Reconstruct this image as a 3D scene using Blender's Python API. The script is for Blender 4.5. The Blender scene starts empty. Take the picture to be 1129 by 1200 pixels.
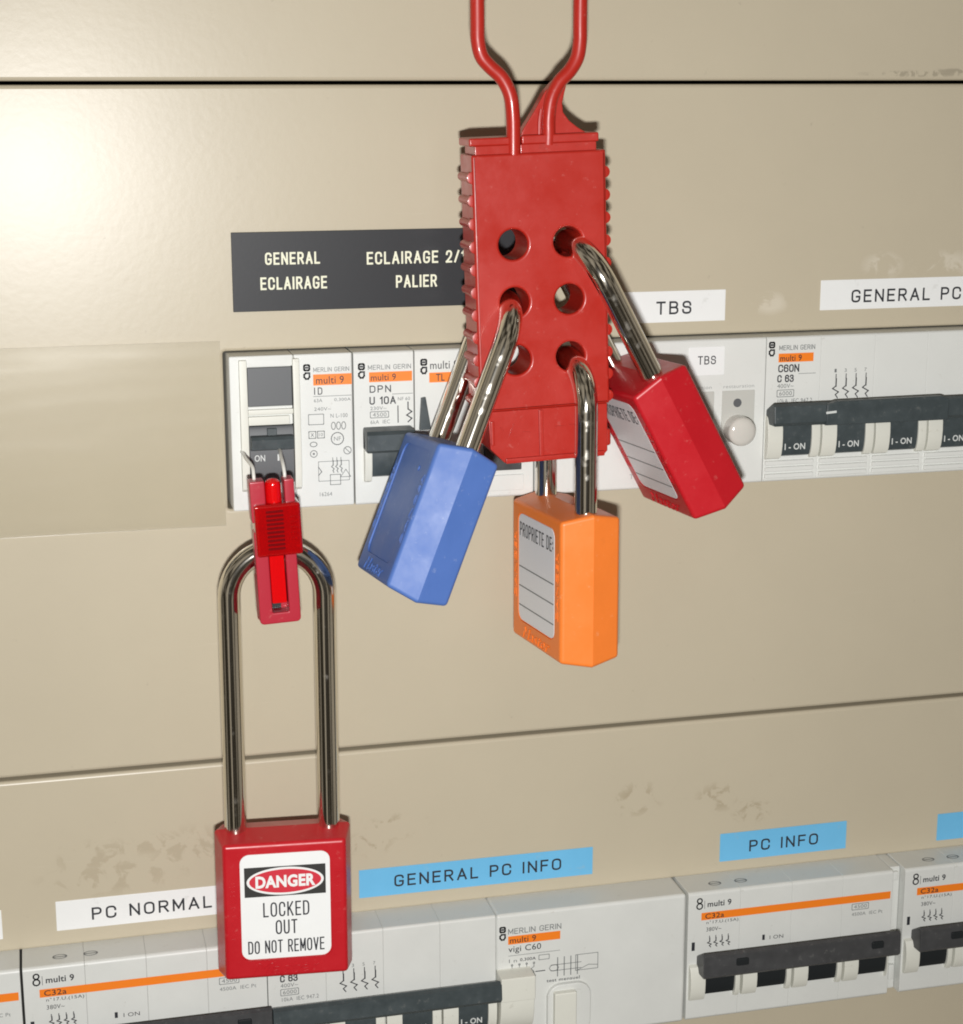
import bpy, bmesh, math, random
from mathutils import Vector, Matrix, Euler
random.seed(7)
S = 0.001                       # everything below is measured in millimetres
scene = bpy.context.scene
C = scene.collection

# ------------------------------------------------------------------ camera
cam = bpy.data.objects.new('camera', bpy.data.cameras.new('camera'))
C.objects.link(cam)
cam.location = Vector((-52.510, -517.462, 74.563)) * S
cam.rotation_euler = (1.33840, 0.00120, -0.24440)
cam.data.sensor_fit = 'HORIZONTAL'
cam.data.sensor_width = 36
cam.data.lens = 67.52
cam.data.clip_start = 0.02
cam.data.clip_end = 20
scene.camera = cam

# ------------------------------------------------------------------ world: the dim room behind the photographer
world = bpy.data.worlds.new('World'); scene.world = world
world.use_nodes = True
wn = world.node_tree; wn.nodes.clear()
wo = wn.nodes.new('ShaderNodeOutputWorld'); wb = wn.nodes.new('ShaderNodeBackground')
wt = wn.nodes.new('ShaderNodeTexCoord'); wnz = wn.nodes.new('ShaderNodeTexNoise'); wr = wn.nodes.new('ShaderNodeValToRGB')
wnz.inputs['Scale'].default_value = 2.5; wnz.inputs['Detail'].default_value = 3
wr.color_ramp.elements[0].position = 0.47; wr.color_ramp.elements[0].color = (0.024, 0.020, 0.014, 1)
wr.color_ramp.elements[1].position = 0.62; wr.color_ramp.elements[1].color = (0.32, 0.285, 0.23, 1)
wn.links.new(wt.outputs['Generated'], wnz.inputs['Vector'])
wn.links.new(wnz.outputs['Fac'], wr.inputs['Fac']); wn.links.new(wr.outputs['Color'], wb.inputs['Color'])
wb.inputs['Strength'].default_value = 1.0
wn.links.new(wb.outputs['Background'], wo.inputs['Surface'])

# ------------------------------------------------------------------ the camera's flash, just under the lens
fl = bpy.data.lights.new('camera_flash', 'AREA'); fl.shape = 'RECTANGLE'; fl.size = 0.020; fl.size_y = 0.011
fl.energy = 3.1; fl.color = (1.0, 0.99, 0.98)
flo = bpy.data.objects.new('camera_flash', fl); C.objects.link(flo)
flo.location = Vector((-52.5 + 2, -513, 74.5 - 44)) * S
aim = Vector((150, 0, -110)) * S
flo.rotation_euler = (aim - flo.location).to_track_quat('-Z', 'Y').to_euler()

scene.view_settings.view_transform = 'Standard'
scene.view_settings.look = 'None'
scene.view_settings.exposure = 0
scene.view_settings.gamma = 1

# ------------------------------------------------------------------ materials
def mat(name, col, rough=0.5, metal=0.0, bump=None, mott=None, spec=0.5, coat=0.0, mr=True, **kw):
    m = bpy.data.materials.new(name); m.use_nodes = True
    nt = m.node_tree; b = nt.nodes['Principled BSDF']
    b.inputs['Base Color'].default_value = (*col, 1)
    b.inputs['Roughness'].default_value = rough
    b.inputs['Metallic'].default_value = metal
    b.inputs['Specular IOR Level'].default_value = spec
    b.inputs['Coat Weight'].default_value = coat
    b.inputs['Coat Roughness'].default_value = 0.08
    for k, v in kw.items(): b.inputs[k.replace('_', ' ')].default_value = v
    tc = nt.nodes.new('ShaderNodeTexCoord')
    if bump:
        sc, st = bump
        n = nt.nodes.new('ShaderNodeTexNoise'); n.inputs['Scale'].default_value = sc; n.inputs['Detail'].default_value = 3
        bp = nt.nodes.new('ShaderNodeBump'); bp.inputs['Strength'].default_value = st; bp.inputs['Distance'].default_value = 0.0002
        nt.links.new(tc.outputs['Object'], n.inputs['Vector']); nt.links.new(n.outputs['Fac'], bp.inputs['Height'])
        nt.links.new(bp.outputs['Normal'], b.inputs['Normal'])
    if mott:
        sc, amt = mott
        n = nt.nodes.new('ShaderNodeTexNoise'); n.inputs['Scale'].default_value = sc; n.inputs['Detail'].default_value = 5
        n.inputs['Roughness'].default_value = 0.65
        m1 = nt.nodes.new('ShaderNodeMapRange'); m1.inputs['From Min'].default_value = 0.3; m1.inputs['From Max'].default_value = 0.7
        m1.inputs['To Min'].default_value = 1 - amt; m1.inputs['To Max'].default_value = 1 + amt
        mx = nt.nodes.new('ShaderNodeVectorMath'); mx.operation = 'SCALE'; mx.inputs[0].default_value = col
        nt.links.new(tc.outputs['Object'], n.inputs['Vector']); nt.links.new(n.outputs['Fac'], m1.inputs['Value'])
        nt.links.new(m1.outputs[0], mx.inputs['Scale']); nt.links.new(mx.outputs[0], b.inputs['Base Color'])
        mr2 = nt.nodes.new('ShaderNodeMapRange'); mr2.inputs['From Min'].default_value = 0.3; mr2.inputs['From Max'].default_value = 0.7
        mr2.inputs['To Min'].default_value = rough * 0.8; mr2.inputs['To Max'].default_value = min(1, rough * 1.25)
        nt.links.new(n.outputs['Fac'], mr2.inputs['Value'])
        if mr: nt.links.new(mr2.outputs[0], b.inputs['Roughness'])
    return m

def add_marks(m, marks, col, scale, thr, amt=0.6):
    """old label glue, rubbed dirt: soft ellipses (mm) broken up by noise; each ends up in the paint's colour"""
    nt = m.node_tree; b = nt.nodes['Principled BSDF']
    tc = nt.nodes.new('ShaderNodeTexCoord')
    total = None
    for (x, z, rx, rz) in marks:
        sub = nt.nodes.new('ShaderNodeVectorMath'); sub.operation = 'SUBTRACT'; sub.inputs[1].default_value = (x*S, 0, z*S)
        nt.links.new(tc.outputs['Object'], sub.inputs[0])
        mul = nt.nodes.new('ShaderNodeVectorMath'); mul.operation = 'MULTIPLY'; mul.inputs[1].default_value = (1/(rx*S), 0, 1/(rz*S))
        nt.links.new(sub.outputs[0], mul.inputs[0])
        ln = nt.nodes.new('ShaderNodeVectorMath'); ln.operation = 'LENGTH'; nt.links.new(mul.outputs[0], ln.inputs[0])
        mr = nt.nodes.new('ShaderNodeMapRange'); mr.inputs['From Min'].default_value = 0.45; mr.inputs['From Max'].default_value = 1.0
        mr.inputs['To Min'].default_value = 1; mr.inputs['To Max'].default_value = 0
        nt.links.new(ln.outputs['Value'], mr.inputs['Value'])
        if total is None: total = mr.outputs[0]
        else:
            mx = nt.nodes.new('ShaderNodeMath'); mx.operation = 'MAXIMUM'
            nt.links.new(total, mx.inputs[0]); nt.links.new(mr.outputs[0], mx.inputs[1]); total = mx.outputs[0]
    n = nt.nodes.new('ShaderNodeTexNoise'); n.inputs['Scale'].default_value = scale; n.inputs['Detail'].default_value = 6
    n.inputs['Roughness'].default_value = 0.65; n.inputs['Distortion'].default_value = 0.6
    nt.links.new(tc.outputs['Object'], n.inputs['Vector'])
    r = nt.nodes.new('ShaderNodeMapRange'); r.inputs['From Min'].default_value = thr; r.inputs['From Max'].default_value = thr + 0.06
    nt.links.new(n.outputs['Fac'], r.inputs['Value'])
    mu = nt.nodes.new('ShaderNodeMath'); mu.operation = 'MULTIPLY'; nt.links.new(total, mu.inputs[0]); nt.links.new(r.outputs[0], mu.inputs[1])
    mu2 = nt.nodes.new('ShaderNodeMath'); mu2.operation = 'MULTIPLY'; mu2.inputs[1].default_value = amt
    nt.links.new(mu.outputs[0], mu2.inputs[0])
    mix = nt.nodes.new('ShaderNodeMix'); mix.data_type = 'RGBA'
    src = b.inputs['Base Color'].links[0].from_socket if b.inputs['Base Color'].links else None
    if src: nt.links.new(src, mix.inputs['A'])
    else: mix.inputs['A'].default_value = b.inputs['Base Color'].default_value
    mix.inputs['B'].default_value = (*col, 1)
    nt.links.new(mu2.outputs[0], mix.inputs['Factor'])
    nt.links.new(mix.outputs['Result'], b.inputs['Base Color'])

BEIGE = (0.497, 0.441, 0.330)
def panel_mat(name): return mat(name, BEIGE, 0.33, bump=(420, 0.11), mott=(22, 0.02), spec=0.34, mr=False)
M_panel_top = panel_mat('beige_paint_top')
M_panel = panel_mat('beige_paint')
M_panel_low = panel_mat('beige_paint_lower')
add_marks(M_panel_top, [(214, 77.6, 22, 1.2), (226, 78.4, 9, 1.0)], (0.10, 0.085, 0.06), 300, 0.50, 0.35)
add_marks(M_panel, [(205, 19.5, 8, 5), (226, 19.5, 13, 5), (168, 9, 7, 4)], (0.68, 0.63, 0.53), 110, 0.49, 0.45)
add_marks(M_panel_low, [(-43, -151, 17, 6), (-25, -149, 15, 4), (-38, -158, 26, 7), (-14, -152, 16, 9)], (0.33, 0.27, 0.18), 150, 0.50, 0.36)
add_marks(M_panel_low, [(49, -151, 12, 5), (40, -156, 9, 5), (128, -150, 10, 7), (156, -152, 9, 6), (168, -158, 8, 5), (172, -146, 3, 1.5)], (0.31, 0.25, 0.16), 150, 0.52, 0.5)
M_gap = mat('dark_enclosure', (0.02, 0.02, 0.018), 0.8)
M_white = mat('white_plastic', (0.68, 0.69, 0.66), 0.38, mott=(60, 0.015), bump=(900, 0.05))
M_white_old = mat('aged_white_plastic', (0.64, 0.65, 0.62), 0.42, mott=(45, 0.03), bump=(900, 0.05))
M_cream = mat('cream_plastic', (0.67, 0.67, 0.60), 0.4, mott=(70, 0.02))
M_grey = mat('grey_plastic', (0.10, 0.105, 0.11), 0.5)
M_lgrey = mat('light_grey_plastic', (0.50, 0.50, 0.46), 0.45)
M_dark = mat('slate_plastic', (0.047, 0.060, 0.064), 0.42, mott=(250, 0.12), bump=(1200, 0.06))
M_dark2 = mat('dark_grey_plastic', (0.050, 0.051, 0.053), 0.45, mott=(250, 0.12))
M_black = mat('near_black_plastic', (0.012, 0.015, 0.017), 0.4)
M_engraved = mat('black_engraved_plastic', (0.020, 0.021, 0.024), 0.45, bump=(800, 0.05), spec=0.3)
M_engrave_txt = mat('engraved_cream', (0.80, 0.80, 0.62), 0.6)
M_label = mat('white_label_paper', (0.80, 0.81, 0.80), 0.35, mott=(60, 0.01))
M_blue_label = mat('blue_label_paper', (0.150, 0.47, 0.75), 0.4, mott=(60, 0.02))
M_ink = mat('black_ink', (0.022, 0.024, 0.030), 0.5)
M_ink_soft = mat('worn_grey_ink', (0.16, 0.17, 0.17), 0.5)
M_ink_pale = mat('pale_grey_ink', (0.33, 0.34, 0.33), 0.5)
M_orange = mat('orange_print', (0.86, 0.21, 0.012), 0.45)
M_whiteprint = mat('white_print', (0.62, 0.64, 0.62), 0.5)
M_red = mat('red_padlock_plastic', (0.47, 0.009, 0.016), 0.34, bump=(500, 0.10), mott=(60, 0.05))
M_hasp = mat('red_hasp_nylon', (0.41, 0.018, 0.010), 0.36, bump=(380, 0.13), mott=(90, 0.04), coat=0.1)
M_blue = mat('blue_padlock_plastic', (0.070, 0.150, 0.43), 0.50, bump=(500, 0.10), mott=(60, 0.05))
M_orangelock = mat('orange_padlock_plastic', (0.84, 0.205, 0.030), 0.38, bump=(500, 0.10), mott=(60, 0.04))
M_clip = mat('rose_red_plastic', (0.42, 0.022, 0.040), 0.28, bump=(700, 0.08))
M_clear_red = mat('clear_red_plastic', (0.62, 0.003, 0.005), 0.09, Transmission_Weight=0.5, coat=0.5, IOR=1.45, bump=(260, 0.5))
M_bright_red = mat('bright_red_plastic', (0.80, 0.004, 0.006), 0.12, Transmission_Weight=0.25, IOR=1.45, bump=(260, 0.4))
M_deep_red = mat('deep_red_plastic', (0.16, 0.003, 0.005), 0.15)
M_danger_red = mat('danger_red_print', (0.58, 0.03, 0.05), 0.4)
M_rubber = mat('black_print', (0.03, 0.03, 0.028), 0.45)
M_silver_label = mat('silver_label', (0.70, 0.70, 0.71), 0.35)
M_pearl = mat('pearl_button_plastic', (0.60, 0.58, 0.53), 0.12, coat=0.6)

def add_wear(m, scale, thr, col, amt, stretch=(1, 1, 1), rot=0.0):
    """fine scuffs and dust specks in the surface colour"""
    nt = m.node_tree; b = nt.nodes['Principled BSDF']; tc = nt.nodes.new('ShaderNodeTexCoord')
    mp = nt.nodes.new('ShaderNodeMapping'); mp.inputs['Scale'].default_value = stretch; mp.inputs['Rotation'].default_value = (0, rot, 0)
    n = nt.nodes.new('ShaderNodeTexNoise'); n.inputs['Scale'].default_value = scale; n.inputs['Detail'].default_value = 5; n.inputs['Roughness'].default_value = 0.7
    r = nt.nodes.new('ShaderNodeMapRange'); r.inputs['From Min'].default_value = thr; r.inputs['From Max'].default_value = thr + 0.07; r.inputs['To Max'].default_value = amt
    mix = nt.nodes.new('ShaderNodeMix'); mix.data_type = 'RGBA'; mix.inputs['B'].default_value = (*col, 1)
    nt.links.new(tc.outputs['Object'], mp.inputs['Vector']); nt.links.new(mp.outputs[0], n.inputs['Vector'])
    nt.links.new(n.outputs['Fac'], r.inputs['Value']); nt.links.new(r.outputs[0], mix.inputs['Factor'])
    L = b.inputs['Base Color'].links
    if L: nt.links.new(L[0].from_socket, mix.inputs['A'])
    else: mix.inputs['A'].default_value = b.inputs['Base Color'].default_value
    nt.links.new(mix.outputs['Result'], b.inputs['Base Color'])
for _m in (M_red, M_hasp, M_clip): add_wear(_m, 420, 0.62, (0.62, 0.25, 0.22), 0.20)
add_wear(M_hasp, 60, 0.60, (0.24, 0.02, 0.012), 0.30)
add_wear(M_blue, 420, 0.62, (0.45, 0.50, 0.65), 0.20); add_wear(M_orangelock, 420, 0.63, (0.90, 0.55, 0.35), 0.20)
add_wear(M_orangelock, 90, 0.62, (0.55, 0.13, 0.03), 0.22)
for _m in (M_panel, M_panel_low, M_panel_top):
    add_wear(_m, 260, 0.66, (0.26, 0.22, 0.16), 0.30)
    add_wear(_m, 30, 0.66, (0.62, 0.57, 0.48), 0.22, (0.5, 1, 9), 0.5)
for _m in (M_white_old, M_white, M_cream): add_wear(_m, 300, 0.64, (0.36, 0.34, 0.28), 0.30)
for _m in (M_dark, M_dark2): add_wear(_m, 500, 0.60, (0.16, 0.16, 0.15), 0.35)
for _m in (M_label, M_blue_label, M_silver_label): add_wear(_m, 160, 0.63, (0.42, 0.42, 0.38), 0.20)

def chrome(name):
    m = mat(name, (0.80, 0.76, 0.68), 0.10, 1.0, bump=(500, 0.03))
    nt = m.node_tree; b = nt.nodes['Principled BSDF']
    tc = nt.nodes.new('ShaderNodeTexCoord')
    n = nt.nodes.new('ShaderNodeTexNoise'); n.inputs['Scale'].default_value = 330; n.inputs['Detail'].default_value = 4
    nt.links.new(tc.outputs['Object'], n.inputs['Vector'])
    r = nt.nodes.new('ShaderNodeMapRange'); r.inputs['From Min'].default_value = 0.58; r.inputs['From Max'].default_value = 0.70
    r.inputs['To Min'].default_value = 0.11; r.inputs['To Max'].default_value = 0.22
    nt.links.new(n.outputs['Fac'], r.inputs['Value']); nt.links.new(r.outputs[0], b.inputs['Roughness'])
    return m
M_chrome = chrome('polished_steel')
M_wire = mat('bright_wire', (0.70, 0.69, 0.64), 0.35)

def film_mat():
    m = bpy.data.materials.new('clear_film'); m.use_nodes = True
    nt = m.node_tree; nt.nodes.clear()
    o = nt.nodes.new('ShaderNodeOutputMaterial'); t = nt.nodes.new('ShaderNodeBsdfTransparent'); g = nt.nodes.new('ShaderNodeBsdfGlossy')
    d = nt.nodes.new('ShaderNodeBsdfDiffuse'); d.inputs['Color'].default_value = (0.6, 0.56, 0.47, 1)
    t.inputs['Color'].default_value = (0.965, 0.962, 0.95, 1); g.inputs['Roughness'].default_value = 0.20
    f = nt.nodes.new('ShaderNodeFresnel'); f.inputs['IOR'].default_value = 1.33
    tc = nt.nodes.new('ShaderNodeTexCoord'); mp = nt.nodes.new('ShaderNodeMapping'); mp.inputs['Scale'].default_value = (12, 30, 60)
    mp.inputs['Rotation'].default_value = (0, 0.12, 0)
    n = nt.nodes.new('ShaderNodeTexNoise'); n.inputs['Scale'].default_value = 1.0; n.inputs['Detail'].default_value = 2
    bp = nt.nodes.new('ShaderNodeBump'); bp.inputs['Strength'].default_value = 0.4; bp.inputs['Distance'].default_value = 0.0012
    nt.links.new(tc.outputs['Object'], mp.inputs['Vector']); nt.links.new(mp.outputs[0], n.inputs['Vector'])
    nt.links.new(n.outputs['Fac'], bp.inputs['Height']); nt.links.new(bp.outputs['Normal'], g.inputs['Normal'])
    m1 = nt.nodes.new('ShaderNodeMixShader'); m1.inputs['Fac'].default_value = 0.03
    nt.links.new(t.outputs[0], m1.inputs[1]); nt.links.new(d.outputs[0], m1.inputs[2])
    m2 = nt.nodes.new('ShaderNodeMixShader')
    nt.links.new(f.outputs[0], m2.inputs['Fac']); nt.links.new(m1.outputs[0], m2.inputs[1]); nt.links.new(g.outputs[0], m2.inputs[2])
    nt.links.new(m2.outputs[0], o.inputs['Surface'])
    return m
M_film = film_mat()

# ------------------------------------------------------------------ mesh helpers (mm in, metres out)
def weighted_normals(me, cos_lim):
    """big faces keep their own flat normal, the rounded edges between them blend"""
    pol = me.polygons; fn = [p.normal.copy() for p in pol]; fa = [max(p.area, 1e-14) for p in pol]
    at = [[] for _ in me.vertices]
    for p in pol:
        for v in p.vertices: at[v].append(p.index)
    out = [None]*len(me.loops)
    for p in pol:
        n0 = fn[p.index]
        for li in p.loop_indices:
            acc = Vector((0, 0, 0))
            for g in at[me.loops[li].vertex_index]:
                if fn[g].dot(n0) >= cos_lim: acc += fn[g]*(fa[g]*1e6)
            out[li] = acc.normalized() if acc.length > 0 else n0
    me.normals_split_custom_set(out)

def link_mesh(name, me, m, parent=None, smooth=True, angle=32):
    me.materials.clear(); me.materials.append(m)
    if smooth:
        for p in me.polygons: p.use_smooth = True
        weighted_normals(me, math.cos(math.radians(angle)))
    o = bpy.data.objects.new(name, me); C.objects.link(o)
    if parent: o.parent = parent
    return o

def build(name, bm, m, parent=None, angle=32, smooth=True):
    bmesh.ops.recalc_face_normals(bm, faces=bm.faces) if name != 'lettering' else None
    bmesh.ops.scale(bm, vec=(S, S, S), verts=bm.verts)
    me = bpy.data.meshes.new(name); bm.to_mesh(me); bm.free()
    return link_mesh(name, me, m, parent, smooth, angle)

def box(bm, x0, x1, y0, y1, z0, z1, bev=0.0, seg=2):
    r = bmesh.ops.create_cube(bm, size=1)
    vs = r['verts']
    bmesh.ops.scale(bm, vec=(abs(x1-x0), abs(y1-y0), abs(z1-z0)), verts=vs)
    bmesh.ops.translate(bm, vec=((x0+x1)/2, (y0+y1)/2, (z0+z1)/2), verts=vs)
    if bev:
        es = list({e for v in vs for e in v.link_edges})
        bmesh.ops.bevel(bm, geom=es, offset=bev, segments=seg, profile=0.5, affect='EDGES')

def profx(bm, pts, x0, x1, bev=0.0, seg=2):
    """polygon given as (y, z) pushed along x"""
    a = [bm.verts.new((x0, y, z)) for y, z in pts]; b = [bm.verts.new((x1, y, z)) for y, z in pts]
    n = len(pts); fs = [bm.faces.new(a[::-1]), bm.faces.new(b)]
    for i in range(n): fs.append(bm.faces.new((a[i], a[(i+1) % n], b[(i+1) % n], b[i])))
    bmesh.ops.recalc_face_normals(bm, faces=fs)
    if bev:
        es = list({e for f in fs[:2] for e in f.edges})
        bmesh.ops.bevel(bm, geom=es, offset=bev, segments=seg, profile=0.5, affect='EDGES')

def rrect(x0, x1, z0, z1, r, n=5):
    pts = []
    for cx, cz, a0 in ((x1-r, z1-r, 0), (x0+r, z1-r, 90), (x0+r, z0+r, 180), (x1-r, z0+r, 270)):
        for i in range(n+1):
            a = math.radians(a0 + 90*i/n); pts.append((cx + r*math.cos(a), cz + r*math.sin(a)))
    return pts
def circ(cx, cz, r, n=32, rz=None):
    rz = rz or r
    return [(cx + r*math.cos(2*math.pi*i/n), cz + rz*math.sin(2*math.pi*i/n)) for i in range(n)]

def plate_bm(outlines, y0, y1, bev=0.0, res=2):
    """flat piece cut to outlines (x, z) with holes, from y0 (front) to y1, edges rounded"""
    cu = bpy.data.curves.new('tmp', 'CURVE'); cu.dimensions = '2D'; cu.fill_mode = 'BOTH'
    cu.extrude = (y1-y0)/2 - bev; cu.bevel_depth = bev; cu.bevel_resolution = res; cu.offset = -bev
    for pts in outlines:
        sp = cu.splines.new('POLY'); sp.points.add(len(pts)-1); sp.use_cyclic_u = True
        for p, (x, z) in zip(sp.points, pts): p.co = (x, z, 0, 1)
    o = bpy.data.objects.new('tmp', cu)
    me = o.to_mesh(); bm = bmesh.new(); bm.from_mesh(me); o.to_mesh_clear()
    bpy.data.objects.remove(o); bpy.data.curves.remove(cu)
    bmesh.ops.remove_doubles(bm, verts=bm.verts, dist=0.001)
    yc = (y0+y1)/2
    for v in bm.verts: x, y, z = v.co; v.co = (x, yc - z, y)
    return bm
def plate(name, outlines, y0, y1, m, parent=None, bev=0.0, angle=32):
    return build(name, plate_bm(outlines, y0, y1, bev), m, parent, angle)

def tube(bm, path, r, n=20, caps=True, flat=1.0):
    path = [Vector(p) for p in path]; N = len(path); rings = []
    t0 = (path[1]-path[0]).normalized()
    up = Vector((0, 1, 0)) if abs(t0.y) < 0.9 else Vector((1, 0, 0))
    nrm = (up - t0*up.dot(t0)).normalized()
    for i, p in enumerate(path):
        t = (path[min(i+1, N-1)] - path[max(i-1, 0)]).normalized()
        nrm = (nrm - t*nrm.dot(t)).normalized(); bi = t.cross(nrm)
        rr = r[i] if isinstance(r, (list, tuple)) else r
        rings.append([bm.verts.new(p + (nrm*math.cos(2*math.pi*k/n)*flat + bi*math.sin(2*math.pi*k/n))*rr) for k in range(n)])
    for a, b in zip(rings, rings[1:]):
        for k in range(n): bm.faces.new((a[k], a[(k+1) % n], b[(k+1) % n], b[k]))
    if caps: bm.faces.new(rings[0][::-1]); bm.faces.new(rings[-1])

def smooth_path(pts, k=6):
    """Catmull-Rom through the points"""
    P = [Vector(p) for p in pts]; P = [P[0]*2-P[1]] + P + [P[-1]*2-P[-2]]; out = []
    for i in range(1, len(P)-2):
        for j in range(k):
            t = j/k; a, b, c, d = P[i-1], P[i], P[i+1], P[i+2]
            out.append(0.5*((2*b) + (c-a)*t + (2*a-5*b+4*c-d)*t*t + (3*b-a-3*c+d)*t**3))
    out.append(P[-2]); return out

def cyl_y(bm, x, z, y0, y1, r, n=32, r1=None):
    r1 = r if r1 is None else r1
    a = [bm.verts.new((x+r*math.cos(2*math.pi*i/n), y1, z+r*math.sin(2*math.pi*i/n))) for i in range(n)]
    b = [bm.verts.new((x+r1*math.cos(2*math.pi*i/n), y0, z+r1*math.sin(2*math.pi*i/n))) for i in range(n)]
    for i in range(n): bm.faces.new((a[i], b[i], b[(i+1) % n], a[(i+1) % n]))
    bm.faces.new(a); bm.faces.new(b[::-1])

_tc = {}
def text(bm, s, x0, x1, z0, z1, y, bold=0.0, extrude=0.0, shear=0.0, rot=0.0):
    """lettering fitted to the box x0..x1, z0..z1 (mm) on the plane y"""
    cu = bpy.data.curves.new('tmp', 'FONT'); cu.body = s; cu.size = 1; cu.resolution_u = 3
    cu.offset = bold; cu.shear = shear; cu.space_character = 1.05
    o = bpy.data.objects.new('tmp', cu); me = o.to_mesh()
    co = [v.co.copy() for v in me.vertices]; fs = [tuple(p.vertices) for p in me.polygons]
    o.to_mesh_clear(); bpy.data.objects.remove(o); bpy.data.curves.remove(cu)
    if not co: return
    ax, bx = min(c.x for c in co), max(c.x for c in co); ay, by = min(c.y for c in co), max(c.y for c in co)
    cx, cz = (x0+x1)/2, (z0+z1)/2; ca, sa = math.cos(rot), math.sin(rot)
    def W(c, yy):
        u = (c.x-(ax+bx)/2)/(bx-ax)*(x1-x0) if bx > ax else 0
        w = (c.y-(ay+by)/2)/(by-ay)*(z1-z0) if by > ay else 0
        return (cx + u*ca - w*sa, yy, cz + u*sa + w*ca)
    vs = [bm.verts.new(W(c, y-extrude)) for c in co]
    new = []
    for f in fs:
        try: new.append(bm.faces.new([vs[i] for i in f]))
        except ValueError: pass
    if extrude:
        bmesh.ops.remove_doubles(bm, verts=vs, dist=0.0005)
        ok = [f for f in new if f.is_valid]
        be = [e for e in {e for f in ok for e in f.edges} if len(e.link_faces) == 1]
        r = bmesh.ops.extrude_edge_only(bm, edges=be)
        for v in [g for g in r['geom'] if isinstance(g, bmesh.types.BMVert)]: v.co.y = y + 0.05

# single-stroke capitals as cut by a label engraver: (x, y[, corner radius]) on a 0.6 x 1 body
q = 0.26
GLYPH = {
 'A': (.64, [[(0, 0), (.32, 1), (.64, 0)], [(.1, .32), (.54, .32)]]),
 'B': (.58, [[(0, 0), (0, 1)], [(0, 1), (.54, 1, .22), (.54, .53, .22), (0, .53)], [(.1, .53), (.58, .53, .25), (.58, 0, .25), (0, 0)]]),
 'C': (.6, [[(.6, .7), (.6, 1, q), (0, 1, q), (0, 0, q), (.6, 0, q), (.6, .3)]]),
 'D': (.6, [[(0, 0), (0, 1)], [(0, 1), (.6, 1, .32), (.6, 0, .32), (0, 0)]]),
 'E': (.52, [[(.52, 1), (0, 1), (0, 0), (.52, 0)], [(0, .52), (.46, .52)]]),
 'F': (.5, [[(.5, 1), (0, 1), (0, 0)], [(0, .5), (.44, .5)]]),
 'G': (.6, [[(.6, .78), (.6, 1, q), (0, 1, q), (0, 0, q), (.6, 0, q), (.6, .44), (.36, .44)]]),
 'I': (.0, [[(0, 0), (0, 1)]]),
 'K': (.58, [[(0, 0), (0, 1)], [(.56, 1), (.02, .38)], [(.2, .56), (.58, 0)]]),
 'L': (.48, [[(0, 1), (0, 0), (.48, 0)]]),
 'M': (.7, [[(0, 0), (0, 1), (.35, .2), (.7, 1), (.7, 0)]]),
 'N': (.6, [[(0, 0), (0, 1), (.6, 0), (.6, 1)]]),
 'O': (.62, [[(.31, 0), (0, 0, .29), (0, 1, .29), (.62, 1, .29), (.62, 0, .29), (.31, 0)]]),
 'P': (.56, [[(0, 0), (0, 1)], [(0, 1), (.56, 1, .25), (.56, .46, .25), (0, .46)]]),
 'R': (.58, [[(0, 0), (0, 1)], [(0, 1), (.56, 1, .24), (.56, .48, .24), (0, .48)], [(.3, .48), (.58, 0)]]),
 'S': (.58, [[(.56, .72), (.56, 1, .24), (.02, 1, .24), (.02, .53, .22), (.58, .53, .22), (.58, 0, .24), (0, 0, .24), (0, .28)]]),
 'T': (.58, [[(0, 1), (.58, 1)], [(.29, 1), (.29, 0)]]),
 'U': (.58, [[(0, 1), (0, 0, q), (.58, 0, q), (.58, 1)]]),
 'V': (.62, [[(0, 1), (.31, 0), (.62, 1)]]),
 '0': (.54, [[(.27, 0), (0, 0, .26), (0, 1, .26), (.54, 1, .26), (.54, 0, .26), (.27, 0)]]),
 '1': (.2, [[(0, .8), (.2, 1), (.2, 0)]]),
 '2': (.54, [[(.02, .72), (.02, 1, .24), (.54, 1, .24), (.54, .55, .2), (0, 0), (.54, 0)]]),
 '3': (.54, [[(.02, .78), (.02, 1, .22), (.54, 1, .22), (.5, .53, .2), (.22, .53)], [(.3, .53), (.56, .53, .22), (.56, 0, .24), (0, 0, .24), (0, .24)]]),
 '6': (.56, [[(.54, .76), (.54, 1, .24), (0, 1, .25), (0, .3)], [(0, .35), (0, 0, .25), (.56, 0, .25), (.56, .57, .25), (.04, .57)]]),
 '/': (.42, [[(0, 0), (.42, 1)]]),
 ':': (.0, [[(0, .22), (0, .3)], [(0, .62), (0, .7)]]),
 ' ': (.22, []),
}
def fillet(pts):
    out = []
    for i, p in enumerate(pts):
        if len(p) == 2 or i in (0, len(pts)-1): out.append(Vector(p[:2])); continue
        a, b, c = Vector(pts[i-1][:2]), Vector(p[:2]), Vector(pts[i+1][:2]); r = p[2]
        u, w = (a-b), (c-b); r1, r2 = min(r, u.length*0.5 if len(pts[i-1]) > 2 else u.length), min(r, w.length*0.5 if len(pts[i+1]) > 2 else w.length)
        s0, s1 = b+u.normalized()*r1, b+w.normalized()*r2
        for k in range(6):
            t = k/5; out.append(s0*(1-t)**2 + b*2*t*(1-t)*0.92 + (s0+s1)*0.5*2*t*(1-t)*0.08 + s1*t*t)
    return out
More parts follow.
